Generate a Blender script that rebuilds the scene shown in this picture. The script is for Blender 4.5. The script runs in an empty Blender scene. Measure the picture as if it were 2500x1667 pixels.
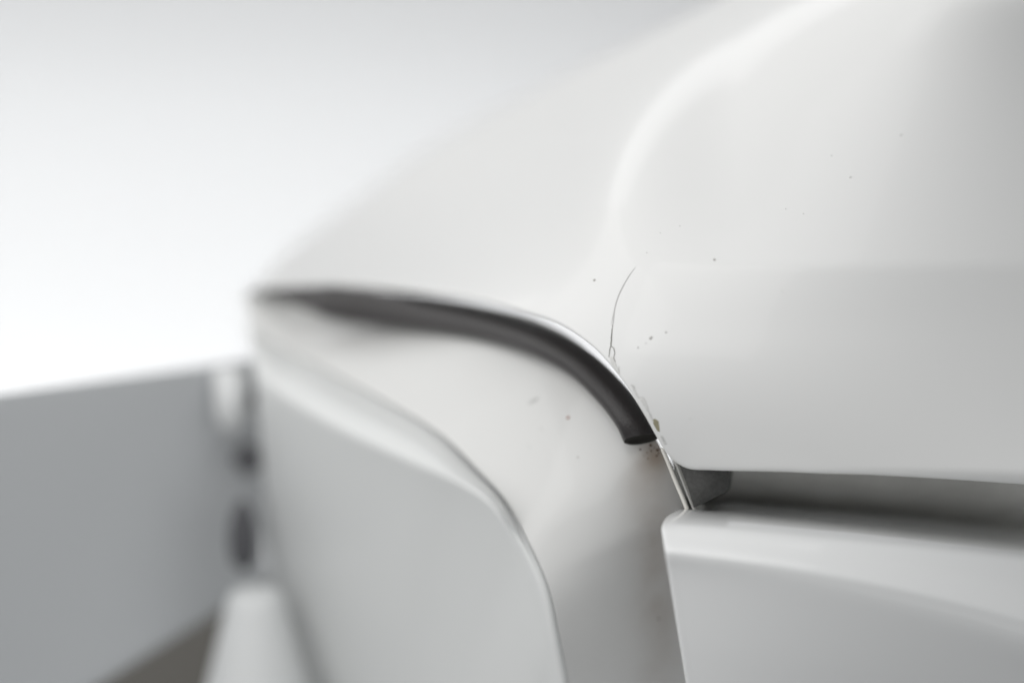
import bpy, bmesh, math, random
import numpy as np
from mathutils import Vector, Matrix
from mathutils.bvhtree import BVHTree

random.seed(7)
scene = bpy.context.scene
C = scene.collection

# ------------------------------------------------------------------ camera
FOC, SENS = 77.0, 36.0
FOCUS = 0.612
cam_d = bpy.data.cameras.new('camera'); cam = bpy.data.objects.new('camera', cam_d); C.objects.link(cam)
cam_d.lens = FOC; cam_d.sensor_width = SENS
cam_d.clip_start = 0.01; cam_d.clip_end = 100
cam.location = (0.0, -0.60, 1.02)
cam.rotation_euler = (math.radians(77), 0, 0)
cam_d.dof.use_dof = True; cam_d.dof.focus_distance = FOCUS; cam_d.dof.aperture_fstop = 2.6
scene.camera = cam
CM = Matrix.Translation(cam.location) @ cam.rotation_euler.to_matrix().to_4x4()
CAMPOS = Vector(cam.location)

# ------------------------------------------------------------------ light: a soft white studio, large light from the left, other unseen lamps added
w = bpy.data.worlds.new('World'); scene.world = w; w.use_nodes = True
bg = w.node_tree.nodes['Background']
bg.inputs[0].default_value = (0.98, 0.995, 1.0, 1); bg.inputs[1].default_value = 0.39

def area(name, loc, target, sx, sy, power, col=(1, 1, 1)):
    l = bpy.data.lights.new(name, 'AREA'); l.shape = 'RECTANGLE'; l.size = sx; l.size_y = sy
    l.energy = power; l.color = col
    o = bpy.data.objects.new(name, l); C.objects.link(o); o.location = loc
    d = Vector(target) - Vector(loc)
    o.rotation_euler = d.to_track_quat('-Z', 'Y').to_euler()
    return o
area('softbox_key', (-1.05, -1.25, 2.65), (0.0, 0.05, 0.95), 3.2, 2.8, 26.5, (1.0, 0.990, 0.975))
area('softbox_left', (-2.7, 0.45, 1.75), (0.0, 0.1, 1.0), 5.0, 2.6, 32, (1.0, 0.992, 0.98))
area('added_top_light', (0.35, 0.0, 2.75), (0.1, 0.0, 1.0), 1.5, 1.3, 3.0, (1.0, 1.0, 1.0))  # unseen, added so the bumper wedge and upper fender reflect it
area('added_ridge_light', (-0.55, 1.90, 2.10), (0.0, 0.1, 0.95), 1.5, 0.85, 3.8, (1, 1, 1))  # unseen, added and sized so the shoulder ridge mirrors it
area('backdrop_light', (-0.9, 2.2, -0.24), (-0.9, 2.75, 0.10), 3.2, 0.2, 50, (1, 1, 1))  # hidden low lamp, added to brighten the backdrop towards its foot

scene.view_settings.view_transform = 'Standard'
scene.view_settings.look = 'None'
scene.view_settings.exposure = 0.28
scene.view_settings.gamma = 1.0
scene.view_settings.use_curve_mapping = False
scene.render.resolution_x = 1024; scene.render.resolution_y = 682

# ------------------------------------------------------------------ helpers
K = SENS / FOC / 2500.0                       # metres per photo pixel at one metre
def P(px, py, d):
    return CM @ Vector(((px - 1250) * K * d, -(py - 833.5) * K * d, -d))

def spline(pts, n, ext=False):
    """Catmull-Rom through rows of numbers, resampled evenly along the photo plane."""
    p = np.array(pts, float)
    p = np.vstack([2 * p[0] - p[1], p, 2 * p[-1] - p[-2]])
    out = []
    for i in range(1, len(p) - 2):
        for t in np.linspace(0, 1, 24, endpoint=False):
            a, b, c, d = p[i - 1], p[i], p[i + 1], p[i + 2]
            out.append(.5 * ((2 * b) + (-a + c) * t + (2 * a - 5 * b + 4 * c - d) * t * t + (-a + 3 * b - 3 * c + d) * t ** 3))
    out.append(p[-2])
    out = np.array(out)
    s = np.concatenate([[0], np.cumsum(np.linalg.norm(np.diff(out[:, :2], axis=0), axis=1))])
    q = np.linspace(0, s[-1], n)
    return np.stack([np.interp(q, s, out[:, k]) for k in range(out.shape[1])], 1)

class Poly:
    """smooth cubic sheet fitted to scattered depths"""
    deg = 3
    def __init__(self, pts):
        p = np.array(pts, float); self.w = np.linalg.lstsq(np.vstack([self.b(p[:, :2]), 0.02 * np.diag([(i + j) > 3 for i in range(self.deg + 1) for j in range(self.deg + 1 - i)])]), np.concatenate([p[:, 2], np.zeros((self.deg + 1) * (self.deg + 2) // 2)]), rcond=None)[0]
        self.err = self.b(p[:, :2]) @ self.w - p[:, 2]
    def b(self, q):
        x = (q[:, 0] - 1700) / 1000; y = (q[:, 1] - 600) / 1000
        return np.stack([x ** i * y ** j for i in range(self.deg + 1) for j in range(self.deg + 1 - i)], 1)
    def __call__(self, xy):
        return self.b(np.array(xy, float).reshape(-1, 2)) @ self.w

def link(name, me, m, parent=None, smooth=True):
    o = bpy.data.objects.new(name, me); C.objects.link(o)
    if m: me.materials.append(m)
    if parent: o.parent = parent
    if smooth:
        for p in me.polygons: p.use_smooth = True
    return o

def grid_mesh(name, G, flip=False, closed_v=False):
    """G[i][j] of Vectors"""
    R, S = len(G), len(G[0])
    vs = [tuple(v) for row in G for v in row]
    fs = []
    for i in range(R - 1):
        for j in range(S - 1 + (1 if closed_v else 0)):
            j2 = (j + 1) % S
            f = (i * S + j, i * S + j2, (i + 1) * S + j2, (i + 1) * S + j)
            fs.append(f[::-1] if flip else f)
    me = bpy.data.meshes.new(name); me.from_pydata(vs, [], fs); me.update()
    return me

def thick(o, t, off=-1):
    md = o.modifiers.new('thickness', 'SOLIDIFY'); md.thickness = t; md.offset = off
    return o

def bvh(me):
    return BVHTree.FromPolygons([v.co.copy() for v in me.vertices], [tuple(p.vertices) for p in me.polygons])
def hit(tree, px, py):
    d = (P(px, py, 1.0) - CAMPOS).normalized()
    loc, n, i, dist = tree.ray_cast(CAMPOS, d)
    if loc is None: return None, None
    if n.dot(d) > 0: n = -n
    return loc, n

def sm(x, a, b):
    t = np.clip((x - a) / (b - a), 0, 1); return t * t * (3 - 2 * t)

# ------------------------------------------------------------------ materials
def mat(name, col, rough=0.4, coat=0.0, spec=0.5, bump=None, vary=None, coat_rough=0.03):
    m = bpy.data.materials.new(name); m.use_nodes = True
    nt = m.node_tree; b = nt.nodes['Principled BSDF']
    b.inputs['Base Color'].default_value = (*col, 1); b.inputs['Roughness'].default_value = rough
    b.inputs['Coat Weight'].default_value = coat; b.inputs['Coat Roughness'].default_value = coat_rough
    b.inputs['Specular IOR Level'].default_value = spec
    tc = nt.nodes.new('ShaderNodeTexCoord')
    if vary:
        sc, amt = vary
        n = nt.nodes.new('ShaderNodeTexNoise'); n.inputs['Scale'].default_value = sc; n.inputs['Detail'].default_value = 6
        nt.links.new(tc.outputs['Object'], n.inputs['Vector'])
        mx = nt.nodes.new('ShaderNodeMix'); mx.data_type = 'RGBA'
        mx.inputs[6].default_value = (*[c * (1 - amt) for c in col], 1); mx.inputs[7].default_value = (*[min(1, c * (1 + amt)) for c in col], 1)
        nt.links.new(n.outputs['Fac'], mx.inputs[0]); nt.links.new(mx.outputs[2], b.inputs['Base Color'])
    if bump:
        sc, st, dist = bump
        n = nt.nodes.new('ShaderNodeTexNoise'); n.inputs['Scale'].default_value = sc; n.inputs['Detail'].default_value = 3
        nt.links.new(tc.outputs['Object'], n.inputs['Vector'])
        bp = nt.nodes.new('ShaderNodeBump'); bp.inputs['Strength'].default_value = st; bp.inputs['Distance'].default_value = dist
        nt.links.new(n.outputs['Fac'], bp.inputs['Height']); nt.links.new(bp.outputs['Normal'], b.inputs['Normal'])
    return m

M = {}
M['paint'] = mat('white_paint', (0.775, 0.775, 0.768), 0.42, coat=0.4, spec=0.3, coat_rough=0.12, bump=(900, 0.02, 0.0003))
M['bumper'] = mat('white_bumper_paint', (0.765, 0.77, 0.77), 0.42, coat=1.0, spec=0.3, coat_rough=0.09, bump=(900, 0.02, 0.0003))
M['inner'] = mat('white_inner_paint', (0.74, 0.75, 0.745), 0.5, coat=0.3, spec=0.35, coat_rough=0.15)
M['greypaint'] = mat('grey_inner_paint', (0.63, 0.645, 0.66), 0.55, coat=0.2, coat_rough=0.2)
M['rubber'] = mat('black_rubber', (0.015, 0.012, 0.012), 0.30, spec=0.5, bump=(2600, 0.4, 0.0004))
M['rubber_cut'] = mat('cut_rubber', (0.03, 0.029, 0.026), 0.8, spec=0.2, bump=(1800, 0.4, 0.0003))
M['foam'] = mat('grey_foam', (0.10, 0.10, 0.097), 0.9, spec=0.15, bump=(1500, 0.7, 0.0005), vary=(900, 0.35))
M['faint'] = mat('faint_dust', (0.63, 0.63, 0.62), 0.7, spec=0.1)
M['crack'] = mat('crack_dirt', (0.20, 0.20, 0.18), 0.8, spec=0.1)
M['hair'] = mat('hairline_scratch', (0.56, 0.56, 0.55), 0.7, spec=0.1)
M['speck'] = mat('grey_dust', (0.42, 0.41, 0.39), 0.85, spec=0.1)
M['rust'] = mat('rust_speck', (0.10, 0.055, 0.035), 0.9, spec=0.1)
M['redspeck'] = mat('red_rust_speck', (0.28, 0.07, 0.03), 0.9, spec=0.1)
M['filler'] = mat('bare_filler', (0.30, 0.28, 0.20), 0.85, spec=0.1, vary=(1200, 0.2))
M['chip'] = mat('chipped_primer', (0.66, 0.66, 0.645), 0.8, spec=0.15, vary=(1500, 0.15))
M['backdrop'] = mat('backdrop_white', (0.45, 0.455, 0.46), 0.9, spec=0.1)
M['grime_shade'] = mat('grimy_shaded_seam_paint', (0.56, 0.555, 0.53), 0.75, vary=(60, 0.2))  # dirty white paint, greyed further to put the gap's shade into the colour
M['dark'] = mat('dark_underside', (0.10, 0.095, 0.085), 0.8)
M['metal'] = mat('dull_zinc', (0.10, 0.10, 0.108), 0.5)
M['post'] = mat('white_post_paint', (0.83, 0.84, 0.84), 0.5)
M['bead'] = mat('cream_sealer', (0.74, 0.72, 0.67), 0.45, coat=0.3)

# jamb paint: white with a brown dirt film whose shape is held in a mesh attribute
m = mat('white_jamb_paint', (0.74, 0.74, 0.715), 0.42, coat=0.55, spec=0.3, coat_rough=0.06)
nt = m.node_tree; b = nt.nodes['Principled BSDF']
at = nt.nodes.new('ShaderNodeAttribute'); at.attribute_name = 'stain'
tc = nt.nodes.new('ShaderNodeTexCoord'); no = nt.nodes.new('ShaderNodeTexNoise'); no.inputs['Scale'].default_value = 70; no.inputs['Detail'].default_value = 8
nt.links.new(tc.outputs['Object'], no.inputs['Vector'])
mul = nt.nodes.new('ShaderNodeMath'); mul.operation = 'MULTIPLY'
nt.links.new(at.outputs['Fac'], mul.inputs[0]); nt.links.new(no.outputs['Fac'], mul.inputs[1])
mx = nt.nodes.new('ShaderNodeMix'); mx.data_type = 'RGBA'
mx.inputs[6].default_value = (0.74, 0.74, 0.715, 1); mx.inputs[7].default_value = (0.30, 0.24, 0.19, 1)
nt.links.new(mul.outputs[0], mx.inputs[0]); nt.links.new(mx.outputs[2], b.inputs['Base Color'])
mx.inputs[6].default_value = (0.665, 0.665, 0.655, 1)
M['jamb'] = m

# ------------------------------------------------------------------ setting: white studio backdrop
rows = []
prof = [(-2.0, -0.4), (0.6, -0.4), (1.8, -0.38)] + [(1.8 + 1.0 * math.sin(a), 0.62 - 1.0 * math.cos(a)) for a in np.linspace(0.1, math.pi / 2, 14)] + [(2.8, 1.5), (2.8, 2.6), (2.8, 4.2)]
G = [[Vector((x, y, z)) for (y, z) in prof] for x in np.linspace(-4.5, 4.5, 9)]
bd = link('backdrop', grid_mesh('backdrop', G), M['backdrop'])
bd['kind'] = 'structure'
bd['label'] = 'seamless white studio backdrop behind the car'

# ------------------------------------------------------------------ the car
car = bpy.data.objects.new('car', None); C.objects.link(car)
car['label'] = 'white car body corner with cracked paint and a black rubber seal'
car['category'] = 'car'

# --- fender panel (large upper panel)
E_pts = [(606, 712, .800), (700, 704, .770), (800, 702, .748), (889, 705, .727), (1042, 718, .696), (1178, 736, .670), (1280, 763, .652), (1364, 791, .638), (1427, 830, .629),
         (1470, 868, .622), (1519, 927, .614), (1570, 1007, .606), (1604, 1068, .601), (1622, 1098, .599), (1638, 1117, .598), (1657, 1133, .597), (1681, 1144, .596), (1720, 1147, .5955), (1782, 1149, .594), (1900, 1151, .593), (2000, 1155, .594),
         (2176, 1161, .599), (2500, 1182, .622), (2800, 1205, .660)]
def hem_r(x): return 0.0010 * (0.45 + 0.55 * float(sm(np.array([x]), 650, 1000)[0])) * (1.0 + 2.5 * float(sm(np.array([x]), 1600, 1690)[0]))
E_tgt = spline(E_pts, 260)
T_pts = [(606, 716, .803), (740, 590, .86), (900, 478, .90), (1080, 362, .895), (1260, 258, .865), (1450, 160, .82), (1650, 60, .775), (1850, -40, .75),
         (2100, -140, .745), (2400, -230, .75), (2800, -300, .78)]
def soft(v, r): return 0.5 * (v + np.sqrt(v * v + r * r))
def crease(x, y):
    """how far the panel falls away beyond its shoulder line, plus a faint character line"""
    x = np.asarray(x, float); y = np.asarray(y, float)
    yy = np.minimum(y, 580)
    rho = np.sqrt(((np.minimum(x, 2425) - 2425) / 950) ** 2 + ((yy - 580) / 639) ** 2)
    s_ = (rho - 1.015) * 760
    f = sm(y, 400, 820)
    k = 0.00060 - 0.00040 * f; r_ = 0.034 / k
    d = k * soft(s_, r_)
    d += sm(x, 1400, 1800) * 0.000062 * soft(648 - y, 8)
    return d
ctrl = E_pts[::2] + T_pts + [(1500, 650, .624), (2000, 650, .607), (2500, 650, .637), (2800, 650, .672), (1600, 480, .637),
        (2000, 320, .626), (2500, 320, .658), (2800, 320, .70), (2050, 80, .648), (2400, 60, .670), (2800, 40, .73), (1750, 420, .627), (1700, 880, .602), (2250, 880, .604), (1800, 200, .648)]
ctrl = np.array(ctrl + [(1600, 480, .634), (2000, 320, .624), (2050, 80, .646), (1750, 420, .624), (1800, 200, .642), (2400, 60, .672), (2500, 320, .652)] * 3); ctrl[:, 2] -= crease(ctrl[:, 0], ctrl[:, 1])
tps = Poly(ctrl)
def fender_d(x, y):
    x = np.asarray(x, float); y = np.asarray(y, float)
    return tps(np.stack([x, y], 1)) + crease(x, y)

NS, NT = 260, 90
T = spline(T_pts, NS)
def project(p):
    q = CM.inverted() @ p; return np.array([1250 + q.x / (K * -q.z), 833.5 - q.y / (K * -q.z)])
def frames(E):
    """edge point, outward and normal directions of the sheet along its lower rim"""
    ins_xy = E[:, :2] + (T[:, :2] - E[:, :2]) * 0.02
    d0 = fender_d(E[:, 0], E[:, 1]); d1 = fender_d(ins_xy[:, 0], ins_xy[:, 1])
    p = [P(E[i, 0], E[i, 1], d0[i]) for i in range(NS)]; q = [P(ins_xy[i, 0], ins_xy[i, 1], d1[i]) for i in range(NS)]
    fr = []
    for i in range(NS):
        tan = (p[min(NS - 1, i + 1)] - p[max(0, i - 1)]).normalized(); ins = q[i] - p[i]; ins -= tan * ins.dot(tan)
        if ins.length < 1e-7: ins = Vector((0, 0, 1e-3))
        out = -ins.normalized(); n = tan.cross(out).normalized()
        if n.dot(CAMPOS - p[i]) < 0: n = -n
        fr.append((p[i], out, n))
    return fr
HEM_A = np.linspace(math.radians(165), math.radians(12), 12)
def hem_pts(f, x):
    rr = hem_r(x); return [f[0] + f[1] * (rr * math.sin(a)) + f[2] * (rr * (math.cos(a) - 1)) for a in HEM_A]
# shift the rim inwards until the rolled hem, not the sheet, ends on the panel outline
E = E_tgt.copy()
tE = np.gradient(E_tgt[:, :2], axis=0); tE /= np.linalg.norm(tE, axis=1)[:, None]; nE = np.stack([-tE[:, 1], tE[:, 0]], 1)
for it in range(5):
    fr = frames(E); off = np.zeros(NS)
    for i in range(NS):
        off[i] = max(float((project(h) - E_tgt[i, :2]) @ nE[i]) for h in hem_pts(fr[i], E_tgt[i, 0]))
    off = np.convolve(np.pad(off, 4, mode='edge'), np.ones(9) / 9, 'valid')
    E[:, :2] -= nE * off[:, None] * 0.8
# match the top curve parameter with the bottom one so columns fan out evenly
tt = np.concatenate([np.linspace(0, 1, NT) ** 1.15])
G = []
rowsE = []
allx = []; ally = []
for i in range(NS):
    u = i / (NS - 1)
    tx = np.interp(u ** 1.0, np.linspace(0, 1, NS), T[:, 0]); ty = np.interp(u, np.linspace(0, 1, NS), T[:, 1])
    allx.append(E[i, 0] + (tx - E[i, 0]) * tt); ally.append(E[i, 1] + (ty - E[i, 1]) * tt)
allx = np.array(allx); ally = np.array(ally)
D = fender_d(allx.ravel(), ally.ravel()).reshape(allx.shape)
Pts = [[P(allx[i, j], ally[i, j], D[i, j]) for j in range(NT)] for i in range(NS)]
# rolled hem along the lower edge
full = []; FR = frames(E)
for i in range(NS):
    hem = hem_pts(FR[i], E_tgt[i, 0]); out, n = FR[i][1], FR[i][2]
    back = hem[0] - out * 0.012 - n * 0.002
    full.append([back] + hem + Pts[i])
# roll the far silhouette over to the hidden side
for i in range(NS):
    a, b2 = full[i][-2], full[i][-1]
    dirv = (b2 - a); dirv = dirv.normalized() if dirv.length > 1e-9 else Vector((0, 1, 0))
    down = Vector((-0.25, 0.55, -0.8)).normalized()
    p = b2.copy(); ext = []; stp = 0.014 * min(1.0, (full[i][-1] - full[i][13]).length / 0.08)
    for k in range(1, 9):
        f = k / 8; v = (dirv * (1 - f) + down * f).normalized(); p = p + v * stp; ext.append(p.copy())
    full[i] = full[i] + ext
me = grid_mesh('fender_panel', full)
fender = link('fender_panel', me, M['paint'], car)
fender['label'] = 'large white upper panel with a hairline crack at its edge'
fbvh = bvh(me)

# --- jamb channel (the white gutter that runs down between lip and panels)
L_pts = [(604, 790, .803), (690, 838, .778), (784, 884, .750), (940, 969, .708), (1076, 1051, .675), (1161, 1133, .656), (1235, 1215, .642), (1290, 1317, .633), (1341, 1432, .630),
         (1368, 1550, .635), (1390, 1667, .645), (1402, 1760, .654), (1412, 1860, .665)]
R_pts = [(606, 716, .808), (720, 706, .803), (820, 706, .788), (1000, 716, .750), (1200, 752, .699), (1330, 790, .673), (1440, 860, .651), (1535, 975, .636), (1612, 1090, .629), (1668, 1222, .632),
         (1695, 1300, .640), (1722, 1450, .656), (1757, 1667, .673), (1775, 1760, .681), (1795, 1860, .69)]
N2, NT2 = 220, 48
L = spline(L_pts, N2); R = spline(R_pts, N2)
# pair the two rims by arc fractions measured in picture height
def repar(A, knots_src, knots_dst):
    u = np.interp(np.linspace(0, 1, len(A)), knots_dst, knots_src)
    g = np.linspace(0, 1, len(A)); return np.stack([np.interp(u, g, A[:, k]) for k in range(A.shape[1])], 1)
G = []; st = []
for i in range(N2):
    row = []; srow = []
    for j in range(NT2):
        t = j / (NT2 - 1)
        x, y, d = L[i] * (1 - t) + R[i] * t
        u = i / (N2 - 1)
        # convex shoulder behind the lip, hollow gutter floor towards the panels
        wdt = 0.0 + 1.0 * min(1, u * 3)
        d += wdt * (-0.0035 * math.sin(math.pi * t) )
        row.append(P(x, y, d))
        s1 = math.exp(-((x - (1585 + (y - 1150) * 0.06)) / 60.0) ** 2) * float(sm(np.array([y]), 1080, 1200)[0]) * (1 - 0.5 * float(sm(np.array([y]), 1450, 1660)[0]))
        s2 = math.exp(-((x - 1602) ** 2 + (y - 1110) ** 2) / 45.0 ** 2)
        s3 = 0.5 * math.exp(-((x - 1430) / 90.0) ** 2 - ((y - 930) / 60) ** 2)
        srow.append(min(1.5, 0.75 * s1 + 1.3 * s2 + 0.2 * s3))
    G.append(row); st.append(srow)
# the lip: a thin rolled rim along the left edge
rimmed = []
for i in range(N2):
    p0 = G[i][0]; i0, i1 = max(0, i - 1), min(N2 - 1, i + 1)
    tan = (G[i1][0] - G[i0][0]).normalized(); ins = G[i][1] - p0; ins -= tan * ins.dot(tan); out = -ins.normalized()
    n = tan.cross(out).normalized()
    if n.dot(CAMPOS - p0) < 0: n = -n
    rr = 0.00015 + 0.00105 * (1 - float(sm(np.array([L[i, 1]]), 1150, 1330)[0]))
    rim = []
    for a in np.linspace(math.radians(175), math.radians(15), 10):
        rim.append(p0 + out * (rr * math.sin(a)) + n * (rr * (math.cos(a) - 1)))
    rimmed.append([rim[0] - out * 0.004 - n * .001] + rim + G[i]); st[i] = [0] * 11 + st[i]
me = grid_mesh('jamb_channel', rimmed, flip=True)
at = me.attributes.new('stain', 'FLOAT', 'POINT'); at.data.foreach_set('value', [v for r in st for v in r])
jamb = link('jamb_channel', me, M['jamb'], car)
jamb['label'] = 'curved white gutter with brown dirt beside the black seal'
jbvh = bvh(me)

# --- inner wall below the lip: bright fillet, then a grey white wall going down to the corner
Bc = spline([(622, 903, .765), (702, 964, .735), (838, 1042, .697), (1008, 1120, .661), (1140, 1180, .641), (1215, 1240, .633), (1268, 1340, .634), (1314, 1468, .636), (1335, 1567, .642), (1352, 1667, .652), (1366, 1760, .661), (1378, 1860, .672)], N2)
Bt = spline([(690, 1850, .85), (850, 1850, .80), (1100, 1850, .73), (1366, 1870, .674)], N2)
G = []
for i in range(N2):
    a = L[i]; e = Bc[i]; v = e - a; ln = np.linalg.norm(v[:2]); nrm = v[:2] / ln
    gq = 1 - float(sm(np.array([a[1]]), 1150, 1330)[0])
    row = [np.array([a[0] - nrm[0] * 8, a[1] - nrm[1] * 8, a[2] + .002 + .007 * gq]), np.array([a[0] + nrm[0] * 9, a[1] + nrm[1] * 9, a[2] + .0004 + .0046 * gq])]
    for f in np.linspace(0.12, 1, 12):
        g = a * (1 - f) + e * f
        g[:2] = a[:2] + nrm * (12 + (ln - 12) * f)
        g[2] = a[2] * (1 - f) + e[2] * f + (0.0004 + 0.0056 * gq) * (1 - f) ** 3 - 0.0015 * math.sin(math.pi * f)
        row.append(g)
    for f in np.linspace(0, 1, 34)[1:]:
        g = e * (1 - f) + Bt[i] * f
        g[2] += 0.004 * (1 - (1 - f) ** 8) * (1 - f)
        row.append(g)
    G.append([P(*v) for v in row])
me = grid_mesh('inner_wall', G, flip=False)
innerw = thick(link('inner_wall', me, M['inner'], car), 0.0008)

# --- far grey side wall to the left
G = []
for i, x in enumerate(np.linspace(-260, 650, 40)):
    u = i / 39
    top = 968 - 84 * ((x + 0) / 600.0); d0 = .685 + .125 * u
    bot = 1667 + (250 - x) * 0.62 if x < 520 else 1500 - (x - 520) * 0.62
    col = []
    for k in range(10):
        a = math.radians(180 - 18 * k); r = 0.0006
        q = P(x, top, d0); nrm = (CAMPOS - q).normalized()
        if k < 9: col.append(q + Vector((0, 0, 1)) * (r * math.sin(a)) + nrm * (r * (math.cos(a)) - r))
    for f in np.linspace(0, 1, 24):
        col.append(P(x, top + (bot - top) * f, d0 + 0.02 * f))
    tail = col[-1]
    col.append(tail + Vector((0, .01, -.002))); col.append(tail + Vector((0, .03, .0)))
    G.append(col)
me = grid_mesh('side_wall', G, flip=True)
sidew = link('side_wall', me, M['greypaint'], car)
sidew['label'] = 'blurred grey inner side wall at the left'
# dark floor under it
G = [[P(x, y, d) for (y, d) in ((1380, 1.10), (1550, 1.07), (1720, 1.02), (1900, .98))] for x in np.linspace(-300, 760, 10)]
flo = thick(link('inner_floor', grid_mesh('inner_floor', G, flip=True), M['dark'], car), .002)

# --- black rubber seal
S_pts = [(652, 712, .780), (750, 727, .764), (850, 744, .747), (950, 758, .732), (1050, 773, .715), (1150, 789, .695), (1250, 813, .674), (1340, 846, .655), (1420, 893, .641),
         (1490, 960, .630), (1540, 1025, .6235), (1566, 1072, .6225)]
S = spline(S_pts, 120)
ctr = [P(*s) for s in S]
G = []; NR = 48
for i in range(120):
    i0, i1 = max(0, i - 1), min(119, i + 1)
    tan = (ctr[i1] - ctr[i0]).normalized(); view = (CAMPOS - ctr[i]).normalized()
    side = tan.cross(view).normalized(); fr = side.cross(tan).normalized()
    u = i / 119
    tp = min(1, 0.20 + u * 5.0) * (1.34 - .34 * float(sm(np.array([u]), .1, .85)[0])); ra = 0.0047 * tp; rb = 0.0044 * tp
    if u > .93: ra *= 1 + 0.10 * (u - .93) / .07
    shear = 0.0
    ring = []
    for k in range(NR):
        a = 2 * math.pi * k / NR
        ca, sa = math.cos(a), math.sin(a)
        # flattened D profile with a soft ridge towards the viewer
        da = (a - 0.95 + math.pi) % (2 * math.pi) - math.pi; rr = 0.98 + 0.07 * math.exp(-(da / .38) ** 2) - 0.05 * math.exp(-((da - 1.25) / .6) ** 2) - 0.05 * math.exp(-((da + 1.1) / .5) ** 2)
        ring.append(ctr[i] + side * (ra * ca * rr) + fr * (rb * sa * rr))
    G.append(ring)
# slant the cut end
last = G[-1]; cen = ctr[-1]
for i in range(112, 120):
    f = (i - 111) / 8
    tan = (ctr[119] - ctr[117]).normalized(); view = (CAMPOS - ctr[i]).normalized(); side = tan.cross(view).normalized()
    for k in range(NR):
        v = G[i][k] - ctr[i]
        G[i][k] = G[i][k] + tan * (f * (v.dot(side) * -0.30 + v.dot(view) * -0.25))
me = grid_mesh('rubber_seal', G, flip=False, closed_v=True)
seal = link('rubber_seal', me, M['rubber'], car)
seal['label'] = 'black rubber seal strip with a cut end under the panel edge'
# the cut end: rim and sunken core
bm = bmesh.new()
tan = (ctr[119] - ctr[117]).normalized()
c0 = sum(G[-1], Vector()) / NR
r0 = [bm.verts.new(p) for p in G[-1]]
r1 = [bm.verts.new(c0 + (p - c0) * 0.86 + tan * 0.0004) for p in G[-1]]
r2 = [bm.verts.new(c0 + (p - c0) * 0.70 - tan * 0.0006) for p in G[-1]]
cv = bm.verts.new(c0 - tan * 0.001)
for k in range(NR):
    k2 = (k + 1) % NR
    bm.faces.new((r0[k], r0[k2], r1[k2], r1[k])); bm.faces.new((r1[k], r1[k2], r2[k2], r2[k])); bm.faces.new((r2[k], r2[k2], cv))
bmesh.ops.recalc_face_normals(bm, faces=bm.faces)
me = bpy.data.meshes.new('cut_end'); bm.to_mesh(me); bm.free()
link('cut_end', me, M['rubber_cut'], seal)

# --- seam bead and flange strip next to the foam
def tube(name, pts, rad, m, parent, n=12, seg=60):
    A = spline(pts, seg); c = [P(*s) for s in A]; G = []
    for i in range(seg):
        i0, i1 = max(0, i - 1), min(seg - 1, i + 1)
        tan = (c[i1] - c[i0]).normalized(); view = (CAMPOS - c[i]).normalized()
        side = tan.cross(view).normalized(); fr = side.cross(tan)
        e = min(1, math.sqrt(max(0, 1 - (1 - min(i, seg - 1 - i) / 2.5) ** 2)) if min(i, seg - 1 - i) < 2.5 else 1); e = max(e, .02)
        G.append([c[i] + side * (rad * e * math.cos(2 * math.pi * k / n)) + fr * (rad * e * math.sin(2 * math.pi * k / n)) for k in range(n)])
    return link(name, grid_mesh(name, G, closed_v=True), m, parent)
bead = tube('seam_bead', [(1616, 1092, .6185), (1632, 1130, .618), (1652, 1180, .6175), (1668, 1218, .617), (1679, 1246, .617)], 0.00062, M['bead'], car)
G = []
fs = spline([(1612, 1080, .621), (1636, 1120, .620), (1660, 1180, .619), (1690, 1256, .6185)], 30)
for s in fs:
    G.append([P(s[0] + 6, s[1], s[2] + .0012), P(s[0] + 14, s[1], s[2] + .002), P(s[0] + 24, s[1], s[2] + .004), P(s[0] + 34, s[1], s[2] + 0.02)])
fl = thick(link('flange_strip', grid_mesh('flange_strip', G), M['grime_shade'], car), .0006)

# --- foam block in the gap
poly = [(1646, 1112), (1660, 1138), (1678, 1186), (1694, 1238), (1728, 1222), (1764, 1204), (1773, 1197), (1778, 1186), (1781, 1160), (1783, 1140), (1784, 1112)]
bm = bmesh.new()
f_ = [bm.verts.new(P(x, y, .6125 + (x - 1650) * 0.00002)) for x, y in poly]
b_ = [bm.verts.new(P(x + 6, y, .640)) for x, y in poly]
bm.faces.new(f_); bm.faces.new(b_[::-1])
for k in range(len(poly)):
    k2 = (k + 1) % len(poly); bm.faces.new((f_[k], f_[k2], b_[k2], b_[k]))
bmesh.ops.recalc_face_normals(bm, faces=bm.faces)
bmesh.ops.bevel(bm, geom=[e for e in bm.edges if e.verts[0] in f_ and e.verts[1] in f_], offset=0.0006, segments=3, affect='EDGES')
me = bpy.data.meshes.new('foam_pad'); bm.to_mesh(me); bm.free()
foam = link('foam_pad', me, M['foam'], car)
foam['label'] = 'small dark grey foam pad in the gap between the panels'

# --- backing inside the gap
G = []
for x in np.linspace(1640, 2850, 40):
    y0 = 1085 + (x - 1640) * 0.05; rec = .012 * sm(np.array([x]), 1780, 2500)[0]
    dd = float(np.interp(x, [1640, 2000, 2500, 2850], [.655, .655, .682, .715]))
    col = []
    for f, e in ((0, 0), (.22, .0), (.29, .002), (.36, .006), (.43, .013), (.50, .023), (.60, .036), (.8, .048), (1.0, .055)):
        col.append(P(x, y0 + f * 260, dd + e))
    G.append(col)
backing = thick(link('gap_flange', grid_mesh('gap_flange', G, flip=True), M['grime_shade'], car), .0008)

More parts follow.
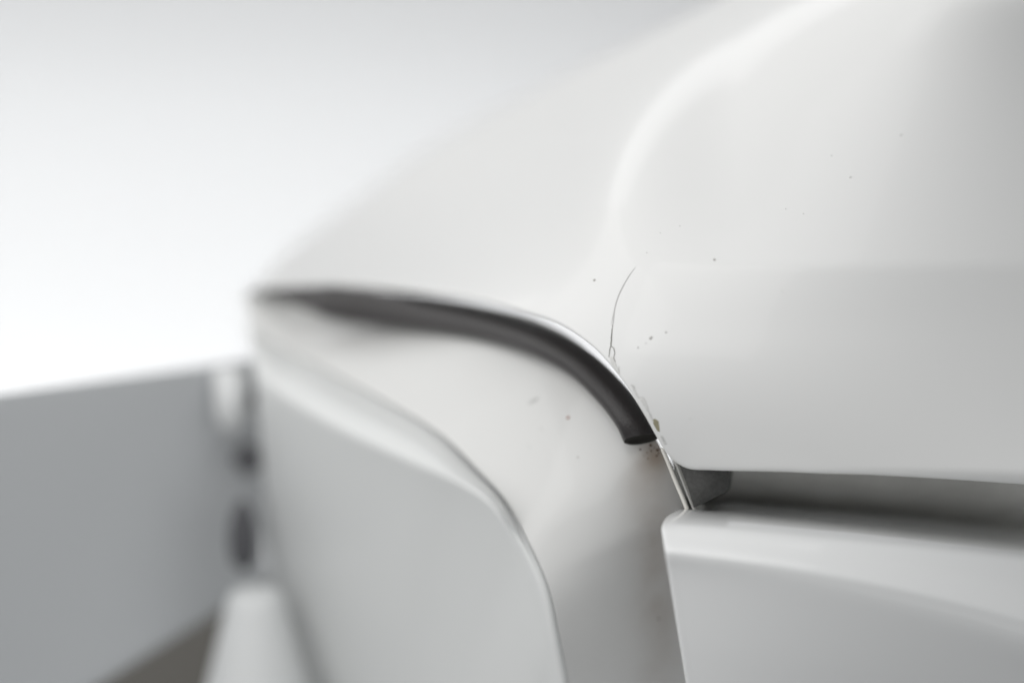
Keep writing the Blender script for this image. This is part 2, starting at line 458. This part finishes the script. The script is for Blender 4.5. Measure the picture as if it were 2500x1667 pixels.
# --- bumper panel below the gap
def bump_prof(x):
    u = (x - 1640) / 860.0
    rec = 8.5e-8 * (x - 1880) ** 2 - .0070
    yt = 1262 + 70 * u + 14 * u * u            # front top edge
    hb = 0.45 + 0.55 * float(sm(np.array([x]), 1640, 1780)[0])
    yc = 1344 + 0.115 * max(0, x - 1634) + 9.5e-5 * max(0, x - 1634) ** 2
    return [(yt - 80 * hb, .745 + rec), (yt - 58 * hb, .690 + rec), (yt - 42 * hb, .660 + rec), (yt - 22, .622 + rec), (yt - 6, .6050 + rec), (yt + 10, .5965 + rec), (yt + 24, .5925 + rec),
            (yc - (yc - yt) * .45, .5893 + rec - (yc - yt - 60) * .000018), (yc - 8, .5852 + rec - (yc - yt - 60) * .000035), (yc + 14, .5848 + rec - (yc - yt - 60) * .000035), (yc + 70, .5885 + rec - .005 * u),
            (1600 + 60 * u, .6000 + rec - .003 * u), (1760, .613 + rec), (1900, .630 + rec)]
xs = np.concatenate([np.linspace(0, 1, 60) ** 1.6])
G = []
for u in xs:
    x0 = 1634 + u * 1216
    pr = spline([(x0, y, d) for y, d in bump_prof(x0)], 110)
    col = []
    for (x, y, d) in pr:
        slant = max(0, y - 1290) * 0.158 * (1 - u)
        # rounded upper left corner
        c = 0
        if y < 1296 and u < .2:
            k = max(0.0, min(1.0, (1296 - y) / 48.0)); c = 42 * (1 - math.sqrt(max(0, 1 - k * k))) * (1 - u / .2)
        col.append((x + max(slant, -6) + c, y, d))
    G.append([P(*v) for v in col])
# hem on the left edge
Gh = []; CAMX = CM.to_3x3() @ Vector((1, 0, 0))
for k in range(8):
    a = math.radians(170 - 20 * k); rr = 0.0022
    row = []
    for j in range(110):
        p0 = G[0][j]
        row.append(p0 + CAMX * (-rr * math.sin(a)) + (CAMPOS - p0).normalized() * (rr * (math.cos(a) - 1)))
    Gh.append(row)
G = Gh + G
me = grid_mesh('bumper_panel', G, flip=True)
bump = thick(link('bumper_panel', me, M['bumper'], car), .0)
bump.modifiers.clear()
bump['label'] = 'white lower panel below the dark gap'

# --- blurred hardware in the far corner
def lathe(name, prof, base, axis, m, parent, n=28):
    z = axis.normalized(); x = z.orthogonal().normalized(); y = z.cross(x)
    G = [[base + z * h + (x * math.cos(2 * math.pi * k / n) + y * math.sin(2 * math.pi * k / n)) * r for k in range(n)] for (r, h) in prof]
    return link(name, grid_mesh(name, G, closed_v=True), m, parent)
UP = Vector((0, 0, 1))
pb = P(632, 1800, .79)
post = lathe('support_post', [(.0235, -.02), (.0235, 0), (.0102, .0515), (.0094, .0540), (.0080, .0555), (.004, .0562), (.0001, .0563)], pb, UP, M['post'], car)
post['label'] = 'blurred white tapered post in the far corner'
# hinge plate, bolts and rubber stop
bm = bmesh.new()
pl = [(520, 898), (604, 898), (608, 960), (602, 1020), (588, 1050), (566, 1060), (540, 1048), (524, 1010)]
f_ = [bm.verts.new(P(x, y, .786)) for x, y in pl]; b_ = [bm.verts.new(P(x, y, .794)) for x, y in pl]
bm.faces.new(f_); bm.faces.new(b_[::-1])
for k in range(len(pl)): bm.faces.new((f_[k], f_[(k + 1) % 8], b_[(k + 1) % 8], b_[k]))
bmesh.ops.recalc_face_normals(bm, faces=bm.faces)
bmesh.ops.bevel(bm, geom=list(bm.edges), offset=0.0015, segments=2, affect='EDGES')
me = bpy.data.meshes.new('hinge_plate'); bm.to_mesh(me); bm.free(); link('hinge_plate', me, M['post'], car)
tow = (CAMPOS - P(600, 1100, .92)).normalized()
def bolt(px, py, d, r, h, m, nm):
    return lathe(nm, [(r, 0), (r, h * .7), (r * .9, h * .9), (r * .6, h), (.0001, h)], P(px, py, d), tow, m, car, 14)
bolt(620, 975, .800, .0032, .004, M['metal'], 'bolt')
bolt(606, 1120, .800, .0055, .005, M['metal'], 'bolt')
rs = lathe('rubber_stop', [(.0016, -.012), (.0044, -.009), (.0054, -.003), (.005, .005), (.0034, .0105), (.0016, .0135), (.0001, .0143)], P(594, 1312, .790), UP, M['metal'], car)

# ------------------------------------------------------------------ damage and dirt on the paint
def ribbon(name, tree, pts, m, parent, lift=0.00012, jit=0.0, n=None):
    A = spline(pts, n or max(12, len(pts) * 6))
    vs = []; fs = []
    for i in range(len(A)):
        i0, i1 = max(0, i - 1), min(len(A) - 1, i + 1)
        t = A[i1, :2] - A[i0, :2]; t /= max(1e-6, np.linalg.norm(t)); nr = np.array([-t[1], t[0]])
        jx = random.uniform(-jit, jit)
        wv = A[i, 2] * .30 * random.uniform(.75, 1.25)
        for s in (-1, 1):
            q = A[i, :2] + nr * (s * wv + jx); l, nn = hit(tree, *q)
            if l is None: l, nn = hit(tree, *A[i, :2])
            if l is None: return None
            vs.append(tuple(l + nn * lift))
        if i: k = 2 * i; fs.append((k - 2, k - 1, k + 1, k))
    me = bpy.data.meshes.new(name); me.from_pydata(vs, [], fs); me.update()
    return link(name, me, m, parent, False)

def flake(name, tree, poly, m, parent, lift=0.00015):
    """thin flat flake or chip with an uneven outline lying on the paint"""
    vs = []; top = []
    cx = sum(p[0] for p in poly) / len(poly); cy = sum(p[1] for p in poly) / len(poly)
    rings = [1.0, 0.8]
    bm = bmesh.new(); R = []
    for ri, f in enumerate(rings):
        r = []
        for (x, y) in poly:
            l, nn = hit(tree, cx + (x - cx) * f, cy + (y - cy) * f)
            if l is None: bm.free(); return None
            r.append(bm.verts.new(l + nn * (0.00002 if ri == 0 else lift)))
        R.append(r)
    k = len(poly)
    for i in range(k): bm.faces.new((R[0][i], R[0][(i + 1) % k], R[1][(i + 1) % k], R[1][i]))
    bm.faces.new(R[1]); bmesh.ops.recalc_face_normals(bm, faces=bm.faces)
    me = bpy.data.meshes.new(name); bm.to_mesh(me); bm.free()
    return link(name, me, m, parent, False)

def blob(px, py, r, ecc=1.0, ang=0.0, n=9):
    out = []
    for k in range(n):
        a = 2 * math.pi * k / n; q = r * random.uniform(.75, 1.2)
        x, y = q * ecc * math.cos(a), q * math.sin(a)
        out.append((px + x * math.cos(ang) - y * math.sin(ang), py + x * math.sin(ang) + y * math.cos(ang)))
    return out

crack = ribbon('hairline_crack', fbvh, [(1552, 652, 1.2), (1535, 675, 3), (1518, 705, 4.2), (1508, 728, 3.2), (1501, 755, 2.6), (1498, 780, 2.8), (1495, 802, 3.2)], M['hair'], fender)
ribbon('hairline_crack', fbvh, [(1510, 722, 1), (1503, 742, 2.2), (1498, 766, 2), (1492, 795, 1.2)], M['hair'], fender)
ribbon('crack', fbvh, [(1496, 794, 1.6), (1494, 810, 3.2), (1493, 826, 4.0), (1492, 846, 3.2)], M['crack'], fender, jit=.5)
ribbon('crack', fbvh, [(1492, 844, 2.6), (1489, 854, 2.6), (1488, 864, 2.2), (1487, 872, 1.6)], M['crack'], fender, jit=.5)
ribbon('crack', fbvh, [(1492, 845, 2.2), (1498, 850, 2.6), (1501, 860, 2.4), (1499, 872, 2.0), (1503, 884, 1.6)], M['crack'], fender, jit=.7)
chips = [[(1488, 872), (1496, 870), (1502, 880), (1506, 893), (1512, 905), (1514, 914), (1506, 908), (1498, 896), (1492, 886)],
         [(1541, 938), (1546, 940), (1552, 953), (1559, 966), (1561, 974), (1552, 966), (1546, 954)],
         [(1561, 972), (1570, 970), (1577, 978), (1582, 992), (1586, 1006), (1579, 1003), (1570, 988)],
         [(1584, 1006), (1590, 1012), (1594, 1024), (1598, 1032), (1592, 1030), (1586, 1020)],
         [(1612, 1062), (1618, 1064), (1624, 1076), (1628, 1084), (1622, 1086), (1615, 1074)]]
for c in chips: flake('paint_chip', fbvh, c, M['chip'], fender)
flake('paint_chip', fbvh, [(1591, 1024), (1600, 1022), (1608, 1028), (1610, 1042), (1611, 1054), (1605, 1052), (1597, 1038)], M['filler'], fender, .0001)
for c in ([(1512, 893, 1), (1511, 902, 2.6), (1512, 910, 1)], [(1541, 939, 3), (1547, 943, 4), (1549, 948, 1)], [(1583, 1004, 1.5), (1587, 1010, 3), (1590, 1018, 1)], [(1613, 1064, 1.5), (1618, 1068, 4), (1622, 1078, 1.5)],
          [(1561, 971, 1), (1569, 969, 1.8), (1576, 976, 1)]):
    ribbon('chip_edge', fbvh, c, M['hair'], fender, lift=.0002, jit=.4)
for (x, y, r, e, a) in [(1744, 634, 4.5, 1.1, 0), (1451, 684, 4.5, 1.3, -.6), (1589, 825, 4.5, 1.9, -.6), (1626, 811, 3.6, 1.1, 0), (1558, 848, 3, 1.3, -.4), (1577, 837, 2, 1.2, 0), (1579, 617, 2.2, 1, 0), (1612, 569, 1.8, 1, 0),
                        (2076, 433, 4, 1.6, -.5), (2200, 330, 3.2, 1.8, -.3), (1918, 510, 2.4, 1, 0), (1961, 522, 2.2, 1, 0), (2030, 380, 2, 1.5, 0), (1660, 552, 1.8, 1, 0), (1685, 1022, 2.4, 1, 0), (1910, 712, 2, 1, 0)]:
    flake('dust_speck', fbvh, blob(x, y, r * .65, e, a), M['faint'] if (r < 2.5 or x > 1900) else M['hair'] if r < 3.3 else M['speck'], fender)
for (x, y, r) in [(1589, 1087, 3.0), (1563, 1097, 2.2), (1605, 1099, 2.8), (1590, 1100, 1.8), (1579, 1105, 1.2), (1603, 1112, 2.0), (1582, 1119, 1.4), (1597, 1092, 1.2), (1572, 1112, 1.0), (1608, 1106, 1.6), (1585, 1094, 1.0)]:
    flake('rust_speck', jbvh, blob(x, y, r * 1.25), M['rust'], jamb)
flake('rust_speck', jbvh, blob(1387, 1019, 3.2, 1.3, -.6), M['redspeck'], jamb)
for (x, y, r, e, a, mm) in [(1302, 978, 6, 2.4, -.6, 'hair'), (1411, 1116, 2, 1, 0, 'speck'), (1322, 1045, 2, 1.4, 0, 'hair'), (1608, 1509, 2.2, 1, 0, 'rust'), (1292, 1090, 2, 1, 0, 'hair')]:
    flake('dust_speck', jbvh, blob(x, y, r, e, a), M[mm], jamb)
